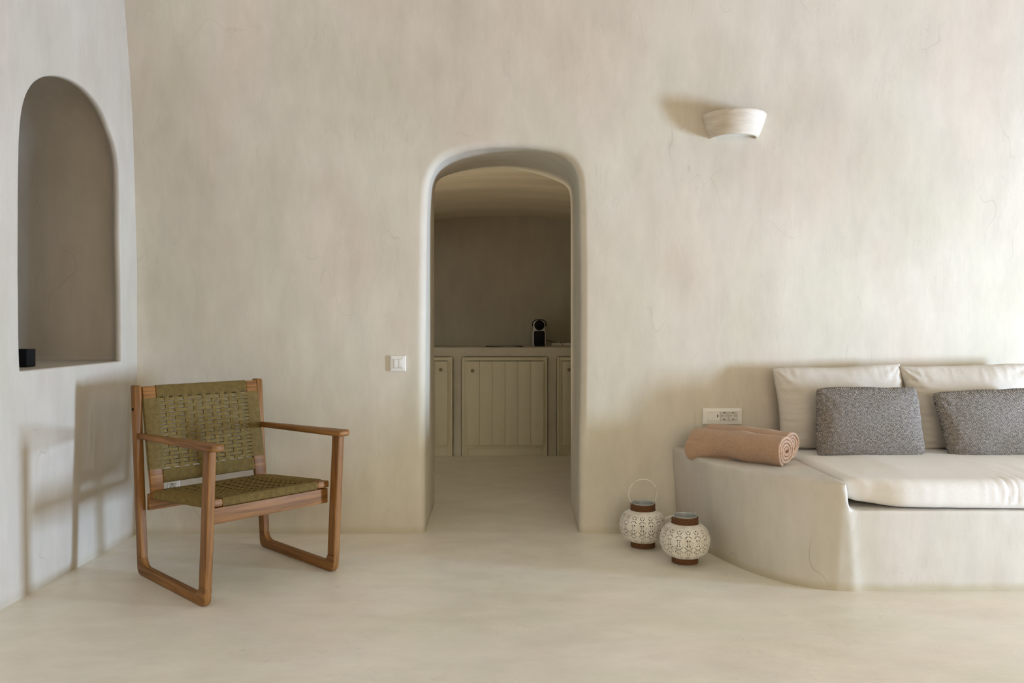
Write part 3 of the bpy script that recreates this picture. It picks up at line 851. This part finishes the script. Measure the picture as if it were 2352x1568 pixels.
# ------------------------------------------------------------------ lanterns
def make_lantern():
    root = empty('candle_lantern')
    prof = []
    nr, nc = 180, 16*56
    zb, zt_, rm = .030, .186, .1127
    zc = (zb+zt_)/2; hz = (zt_-zb)/2
    def rad(z):
        t = (z-zc)/hz; t = max(-1, min(1, t))
        rn = .052
        return rn+(rm-rn)*(1-abs(t)**2.25)**.62
    holes = []
    for sx in (-1, 1):
        def H(x, z, wx, wz): holes.append((sx*x, z, wx, wz, 0))
        H(0, .1655, .11, .0018)                                     # caps
        for x, z, wx, wz in ((.12, .1545, .065, .0020), (.22, .1580, .050, .0020), (.28, .1630, .035, .0024)): H(x, z, wx, wz)   # cups
        for x, z, wx, wz in ((.07, .1465, .05, .0018), (.19, .1440, .060, .0020), (.31, .1395, .050, .0024)): H(x, z, wx, wz)   # frowns
        for z0 in (.1165, .0585):                                   # stems
            H(.13, z0+.0125, .080, .0025); H(.095, z0+.0055, .035, .0020); H(.080, z0+.0, .028, .0018); H(.095, z0-.0055, .035, .0020); H(.14, z0-.0125, .075, .0025)
        for zz in (.0870,):                                         # crossed sprays
            H(0, zz, .07, .0018)
            for x, z in ((.13, .0028), (.23, .0048), (.31, .0080), (.375, .0120)):
                H(x, zz+z, .048, .0020); H(x, zz-z, .048, .0020)
        H(.10, .0360, .06, .0022); H(.22, .0395, .05, .0022); H(.20, .0330, .05, .002)
    def is_hole(a, z):
        c = a*16/(2*PI); c = c-math.floor(c)-.5   # -.5..+.5 over one repeat
        c *= 1.0
        for hx, hzz, wx, wz, _ in holes:
            if abs(z-hzz) < wz and ((c-hx)/wx)**2+((z-hzz)/wz)**2 < 1: return True
        return False
    V = []; zs = [zc-hz*math.cos(PI*(.07+.86*j/nr)) for j in range(nr+1)]
    for j, z in enumerate(zs):
        rr = rad(z)
        for i in range(nc):
            a = 2*PI*i/nc
            c = a*16/(2*PI)+.5; c = c-math.floor(c)-.5   # embossed rosettes between columns
            e = 0
            for zz in (.1165, .0585):
                d = math.hypot(c*2*PI*rm/16, z-zz); e += .0012*math.exp(-((d-.0075)/.0018)**2)+.001*math.exp(-(d/.003)**2)
            e += .0008*math.exp(-((z-.168)/.0015)**2)
            V.append(((rr+e)*math.cos(a), (rr+e)*math.sin(a), z))
    F = []
    for j in range(nr):
        zm = (zs[j]+zs[j+1])/2
        for i in range(nc):
            if is_hole(2*PI*(i+.5)/nc, zm): continue
            i2 = (i+1) % nc
            F.append((j*nc+i, j*nc+i2, (j+1)*nc+i2, (j+1)*nc+i))
    mb = MB(); mb.add(V, F); body = mb.build('pierced_body', M['lantern'], root); body.data.materials.append(M['inner_shade'])
    md = body.modifiers.new('sheet', 'SOLIDIFY'); md.thickness = .0014; md.offset = -1; md.material_offset = 1
    def lathe(pr, mat, name, par, seg=72):
        V = [(r*math.cos(2*PI*i/seg), r*math.sin(2*PI*i/seg), z) for r, z in pr for i in range(seg)]
        F = [(j*seg+i, j*seg+(i+1) % seg, (j+1)*seg+(i+1) % seg, (j+1)*seg+i) for j in range(len(pr)-1) for i in range(seg)]
        mb = MB(); mb.add(V, F); return mb.build(name, mat, par)
    # neck: metal tube, open at the top, with rope around
    lathe([(.052, .178), (.0545, .180), (.0545, .2155), (.0555, .2175), (.0545, .219), (.0525, .218), (.052, .214), (.052, .178)], M['galv'], 'neck_tube', root)
    mb = MB()
    for k in range(5):
        z = .1855+.0062*k; mb.tube([(.0568*math.cos(2*PI*i/60), .0568*math.sin(2*PI*i/60), z) for i in range(60)], .0035, 8, closed=True)
    mb.build('neck_rope', M['rope'], root)
    lathe([(.0, .003), (.050, .003), (.0545, .0), (.0555, .001), (.0545, .004), (.053, .022), (.050, .032)], M['galv'], 'base_ring', root)
    mb = MB()
    for k in range(5):
        z = .0075+.0060*k; mb.tube([(.0562*math.cos(2*PI*i/60), .0562*math.sin(2*PI*i/60), z) for i in range(60)], .0035, 8, closed=True)
    mb.build('base_rope', M['rope'], root)
    return root
def handle(root, tilt, yaw):
    mb = MB(); r = .0705; zc = .072; pts = []
    hx = .0585
    a0 = math.acos(hx/r); n = 40
    cz = -r*math.sin(-a0)
    for i in range(n+1):
        a = -a0+(PI+2*a0)*i/n; pts.append(Vector((r*math.cos(a), 0, r*math.sin(a)+cz)))
    Rm = Matrix.Rotation(tilt, 3, 'X'); Rz = Matrix.Rotation(yaw, 3, 'Z')
    P = [Rz@(Rm@p+Vector((0, 0, .2215))) for p in pts]
    mb.tube(P, .0025, 8)
    hd = mb.build('handle', M['lantern'], root)
    for s in (-1, 1):
        mb = MB()
        c = Rz@Vector((s*.0585, 0, .2185))
        mb.tube([c+Vector((0, 0, -.012)), c+Vector((0, 0, .0)), c+Vector((s*.003, 0, .006)), c+Vector((s*.001, 0, .0095))], .0019, 6)
        mb.build('hinge', M['galv'], root)
lan = make_lantern(); lan.location = (.663, 3.83, 0)
tag(lan, 'white pierced metal lantern with its ring handle standing upright, next to the doorway', 'lantern', 'pierced white lanterns on the floor')
lan2 = copy_tree(lan); lan2.location = (.811, 3.577, 0); lan2.rotation_euler.z = .12
lan2['label'] = 'white pierced metal lantern with its handle fallen back, beside the curved bench arm'
handle(lan, 0.0, .12); handle(lan2, math.radians(-113), math.radians(16))

# ------------------------------------------------------------------ wall light
sy = ywall(1.16, 2.09)
sc = empty('wall_light', (1.163, sy, 2.045), 0, 'half-bowl cream ceramic sconce fixed high on the back wall', 'wall light')
def halfbowl():
    V = []; F = []; nt_, nh = 48, 14
    rings = []
    def ring(t, inset=0, z=None):
        w = .122+.044*t**.72; d = .112+.048*t**.75
        w -= inset; d -= inset
        zz = (.110*t) if z is None else z
        return [(w*math.cos(a), -d*abs(math.sin(a))+.006, zz) for a in [PI*i/nt_ for i in range(nt_+1)]]
    for j in range(nh+1): rings.append(ring(j/nh))
    for j in range(1, 5): rings.append(ring(1, .012*(1-math.cos(PI*j/4))/2, .110+.005*math.sin(PI*j/4)))
    for j in range(nh-1, -1, -1): rings.append(ring(j/nh, .012, max(.012, .110*j/nh)))
    n = nt_+1
    for r in rings: V += r
    for j in range(len(rings)-1):
        for i in range(nt_): F.append((j*n+i, j*n+i+1, (j+1)*n+i+1, (j+1)*n+i))
    # rolled bottom lip and recessed bottom
    br = [ring(0)] + [ring(0, .010*k/3, -.003*math.sin(PI*k/3)) for k in (1, 2, 3)] + [ring(0, .012, .010)]
    o = len(V)
    for r in br: V += r
    for j in range(len(br)-1):
        for i in range(nt_): F.append((o+(j+1)*n+i, o+(j+1)*n+i+1, o+j*n+i+1, o+j*n+i))
    mb = MB(); mb.add(V, F); return mb
hb = halfbowl().build('ceramic_bowl', M['ceramic'], sc)
pl = [( .112*math.cos(a), -.090*math.sin(a)+.004, .011) for a in [PI*i/40 for i in range(41)]]
mb = MB(); mb.add(pl+[(p[0], p[1], .014) for p in pl], [tuple(range(41)), tuple(range(41, 82))[::-1]]+[(i, (i+1) % 41, 41+(i+1) % 41, 41+i) for i in range(41)])
mb.build('bottom_diffuser', M['plastic'], sc, smooth=False)

# ------------------------------------------------------------------ switches and sockets
def rrect(x0, x1, z0, z1, r, n=4):
    return arc(x1-r, z1-r, r, 0, 90, n)+arc(x0+r, z1-r, r, 90, 180, n)+arc(x0+r, z0+r, r, 180, 270, n)+arc(x1-r, z0+r, r, 270, 360, n)
def plate(name, w, h, iw, ih, par, mat, d=.011, ioz=0):
    """frame plate with sloped rim and rectangular opening, facing -Y, centred"""
    A = [(-w/2, -h/2), (w/2, -h/2), (w/2, h/2), (-w/2, h/2)]
    lo = [[(x, 0, z) for x, z in A], [(x, -d*.55, z) for x, z in A], [(x*(1-.004/w), -d*.75, z*(1-.004/h)) for x, z in A]]
    B = [(-iw/2, -ih/2+ioz), (iw/2, -ih/2+ioz), (iw/2, ih/2+ioz), (-iw/2, ih/2+ioz)]
    lo += [[(x*1.03+0, -d, (z-ioz)*1.03+ioz) for x, z in B], [(x, -d, z) for x, z in B], [(x, -d*.5, z) for x, z in B]]
    V, F = loops_mesh(lo, True); mb = MB(); mb.add(V, F); o = mb.build(name, mat, par, smooth=False)
    bm = bmesh.new(); bm.from_mesh(o.data); bmesh.ops.recalc_face_normals(bm, faces=bm.faces[:]); bm.to_mesh(o.data); bm.free()
    return o
p = at(914.5, 834.5, 4.076); sw = empty('light_switch', (p[0], ywall(p[0], p[2])-.0005, p[2]), 0, 'square white double light switch left of the doorway', 'light switch')
plate('frame', .0815, .0815, .046, .046, sw, M['plastic'])
for x0, x1 in ((-.0222, -.0008), (.0008, .0222)):
    bm_obj(prism_bm([(x0, -.0222), (x1, -.0222), (x1, .0222), (x0, .0222)], -.003, -.0105, lambda a, b, t: (a, t-(.0015 if b > 0 else 0), b), .0008, 2), 'rocker', M['plastic'], sw)

def schuko(cx, cz, par, s=.044):
    V = []; F = []; mb = MB(); n = 32; r = s*.445; d0 = -.0105; dp = .0075
    sq = []
    for i in range(n):
        a = 2*PI*i/n+PI/4; c, s_ = math.cos(a), math.sin(a); k = (s/2-.0004)/max(abs(c), abs(s_)); sq.append((cx+c*k, d0, cz+s_*k))
    cir = [(cx+r*math.cos(2*PI*i/n+PI/4), d0, cz+r*math.sin(2*PI*i/n+PI/4)) for i in range(n)]
    side = [(p_[0], -.002, p_[2]) for p_ in sq]
    cr2 = [(cx+r*.97*math.cos(2*PI*i/n+PI/4), d0+dp, cz+r*.97*math.sin(2*PI*i/n+PI/4)) for i in range(n)]
    V, F = loops_mesh([side, sq, cir, cr2], True); mb.add(V, F); mb.add(cr2, [tuple(range(n))])
    o = mb.build('socket', M['plastic_shadow'], par, smooth=False)
    bm = bmesh.new(); bm.from_mesh(o.data); bmesh.ops.remove_doubles(bm, verts=bm.verts[:], dist=1e-6); bmesh.ops.recalc_face_normals(bm, faces=bm.faces[:]); bm.to_mesh(o.data); bm.free()
    for dx, dz in ((-.0095, 0), (.0095, 0)):
        mb = MB(); mb.tube([(cx+dx, d0+dp-.0006, cz+dz), (cx+dx, d0+dp+.001, cz+dz)], .0026, 12); mb.build('pin_hole', M['hole'], o)
    for dz in (-1, 1):
        b2 = box_bm(cx-.0028, cx+.0028, d0+.0005, d0+dp, cz+dz*(r-.003)-.0016, cz+dz*(r-.003)+.0016, .0005, 1); bm_obj(b2, 'earth_clip', M['hole'], o)
X0, X1 = at(1613.6, 0, 4.076)[0], at(1703.7, 0, 4.076)[0]
pz = at(0, 937, 4.076)[2]-.0425; pcx = (X0+X1)/2
so = empty('socket_panel', (pcx, ywall(pcx, pz)-.0005, pz), 0, 'long white wall panel with two round power sockets above the rolled towels', 'wall socket')
plate('frame', X1-X0, .085, .156, .046, so, M['plastic'], ioz=.002)
bm_obj(box_bm(-.0775, -.0125, -.0095, -.002, -.0205, .0245, .0006, 1), 'blank_cover', M['plastic'], so)
b = box_bm(-.0268, -.0218, -.0100, -.0085, -.004, .0095, .0004, 1); bm_obj(b, 'charging_port', M['hole'], so)
schuko(.0105, .002, so); schuko(.0555, .002, so)
p = at(397, 1118, 4.076)
s2 = empty('wall_socket', (p[0], ywall(p[0], p[2])-.0005, p[2]), 0, 'square white wall socket low on the wall behind the armchair', 'wall socket')
plate('frame', .0815, .0815, .046, .046, s2, M['plastic']); schuko(0, 0, s2)

# ------------------------------------------------------------------ kitchen
CY = 6.479
def kx(px): return (px-1165)*CY/FOC
def kz(py): return EYE-(py-745)*CY/FOC
CL = (kx(1061), kx(1257)); bays = [(kx(1040)-(CL[1]-CL[0]), kx(1040)), CL, (kx(1279), kx(1279)+(CL[1]-CL[0]))]
zt_b = kz(819)
bm = bmesh.new()
xs = [-2.235]+[v for b_ in bays for v in b_]+[2.19]
box_bm(-2.235, 2.19, CY-.004, KY-.002, zt_b-.001, .9, .008, 3, bm)
for i in range(0, len(xs), 2):
    x0, x1 = xs[i], xs[i+1]
    box_bm(x0, x1, CY-.002, KY-.02, -.005, zt_b+.006, .006, 2, bm)
ct = bm_obj(bm, 'kitchen_counter', M['counter'])
md = ct.modifiers.new('rm', 'REMESH'); md.mode = 'VOXEL'; md.voxel_size = .011; md.use_smooth_shade = True
md = ct.modifiers.new('sm', 'SMOOTH'); md.iterations = 3
tag(ct, 'masonry kitchen counter of grey-brown plaster seen through the doorway', 'kitchen counter')

labels = ['cream plank-door kitchen cabinet cut off by the left side of the doorway', 'cream plank-door kitchen cabinet in the middle of the doorway', 'cream plank-door kitchen cabinet cut off by the right side of the doorway']
for bi, (x0, x1) in enumerate(bays):
    x0 += .001; x1 -= .001
    c = empty('kitchen_cabinet', ((x0+x1)/2, CY, 0), 0, labels[bi], 'kitchen cabinet', 'kitchen cabinets under the counter')
    w = (x1-x0)/2; zt2 = zt_b-.002
    bm = bmesh.new()
    fw = .024; zr = kz(1028)
    box_bm(-w, -w+(.041 if bi else .028), -.012, .02, .001, zt2, .002, 2, bm); box_bm(w-(.041 if bi == 0 else .033), w, -.012, .02, .001, zt2, .002, 2, bm)
    box_bm(-w, -w+.018, -.020, .0, .001, zt2, .003, 2, bm); box_bm(w-.018, w, -.020, .0, .001, zt2, .003, 2, bm)
    box_bm(-w+.015, w-.015, -.014, .02, zt2-.030, zt2-.001, .002, 2, bm)
    box_bm(-w+.03, w-.03, -.010, .02, zr, zr+.032, .002, 2, bm)
    bm_obj(bm, 'frame', M['cabinet'], c)
    box('kick_panel', -w+.03, w-.03, .002, .018, .0005, zr+.004, M['cabinet'], c, bev=.001)
    # door: six tongue-and-groove planks as one panel
    dx0, dx1 = -w+.041, w-.030; 
    if bi == 1: dx0, dx1 = kx(1072.5)-(x0+x1)/2, kx(1248.5)-(x0+x1)/2
    if bi == 0: dx0, dx1 = -w+.03, kx(1029)-(x0+x1)/2
    if bi == 2: dx0, dx1 = kx(1291)-(x0+x1)/2, w-.03
    dz0, dz1 = kz(1021), kz(829)
    bm = bmesh.new(); step = (dx1-dx0)/6
    for k in range(6): box_bm(dx0+step*k+.0004, dx0+step*(k+1)-.0004, -.030, -.0125, dz0, dz1, .0022, 2, bm)
    d = bm_obj(bm, 'door', M['cabinet'], c)
    kpx = (1013.6, 1086, 1305.5)[bi]; kpz = kz((848, 850.6, 848)[bi]); kxx = kx(kpx)-(x0+x1)/2
    V = []; seg = 20; pr = [(.0055, -.029), (.0055, -.038), (.0075, -.042), (.0125, -.045), (.0138, -.050), (.0120, -.056), (.007, -.059), (.0, -.0595)]
    V = [(kxx+r*math.cos(2*PI*i/seg), y, kpz+r*math.sin(2*PI*i/seg)) for r, y in pr for i in range(seg)]
    F = [(j*seg+i, j*seg+(i+1) % seg, (j+1)*seg+(i+1) % seg, (j+1)*seg+i) for j in range(len(pr)-1) for i in range(seg)]
    mb = MB(); mb.add(V, F); mb.build('knob', M['brass'], d)

# hob
x0, x1 = at(1115, 0, 6.53)[0], at(1202, 0, 6.53)[0]
h = box('cooktop', x0, x1, 6.52, 6.93, .9003, .9065, M['glassblack'], bev=.0015)
tag(h, 'thin black glass cooktop lying on the kitchen counter', 'cooktop')
# coffee machine
mc = at(1238.5, 793, 6.80); cm = empty('coffee_machine', (mc[0], 6.80, .9002), 0, 'small pale grey and black capsule coffee machine on the kitchen counter', 'coffee machine')
ol = [(-.058, 0), (.058, 0), (.058, .105), (.056, .124), (.049, .138), (.047, .150), (.049, .175), (.047, .200), (.038, .216), (.020, .224), (0, .226)]
ol = ol+[(-x, z) for x, z in ol[::-1][1:-2]]
bm_obj(prism_bm(ol, -.02, .22, lambda a, b_, t: (a, t, b_), .004), 'body', M['machine'], cm)
mb = MB(); mb.tube([(0, -.018, .180), (0, -.030, .180), (0, -.034, .180)], [.0435, .0435, .041], 40); mb.build('round_head', M['black'], cm)
bm_obj(prism_bm(rrect(-.0465, .0465, .004, .132, .014), -.028, -.018, lambda a, b_, t: (a, t, b_), .002), 'front_panel', M['black'], cm)
box('drip_tray', -.044, .044, -.10, -.02, .001, .022, M['black'], cm, bev=.003)
mb = MB(); mb.tube([(-.058, -.01, .172), (-.0585, -.012, .195), (-.052, -.016, .213), (-.03, -.02, .226), (0, -.022, .230), (.03, -.02, .226), (.052, -.016, .213), (.0585, -.012, .195), (.058, -.01, .172)], .0042, 8)
mb.build('lever', M['black'], cm)
box('button', -.014, .014, .0, .03, .222, .238, M['machine'], cm, bev=.003)
mb = MB(); mb.tube([(.055, .1, .05), (.075, .1, .048), (.11, .09, .036), (.135, .08, .031), (.155, .07, .024)], .003, 6); mb.build('power_cord', M['black'], cm)
# power strips
g = 'white power strips beside the coffee machine'
xa = at(1267, 0, 6.86)[0]
pa = empty('power_strip', (xa, 6.86, .9002), 0, 'white power strip next to the coffee machine with a black plug', 'power strip', g)
box('casing', 0, .093, -.03, .03, .0, .026, M['strip'], pa, bev=.004)
box('plug', .072, .084, -.01, .012, .0255, .033, M['black'], pa, bev=.002)
pb = empty('power_strip', (xa+.0975, 6.86, .9002), 0, 'white power strip with brass knobs, cut off by the right side of the doorway', 'power strip', g)
box('casing', 0, .16, -.028, .03, .0, .026, M['strip'], pb, bev=.004)
for kx_ in (.020, .062):
    mb = MB(); mb.tube([(kx_, 0, .0255), (kx_, 0, .036), (kx_, 0, .038)], [.010, .009, .005], 16); mb.build('brass_knob', M['brass'], pb)
# small black box in the niche
nb = box('small_box', -2.16, -2.045, 3.335, 3.40, .9055, .982, M['black'], bev=.004)
tag(nb, 'small black box standing on the sill of the arched wall niche', 'black box')
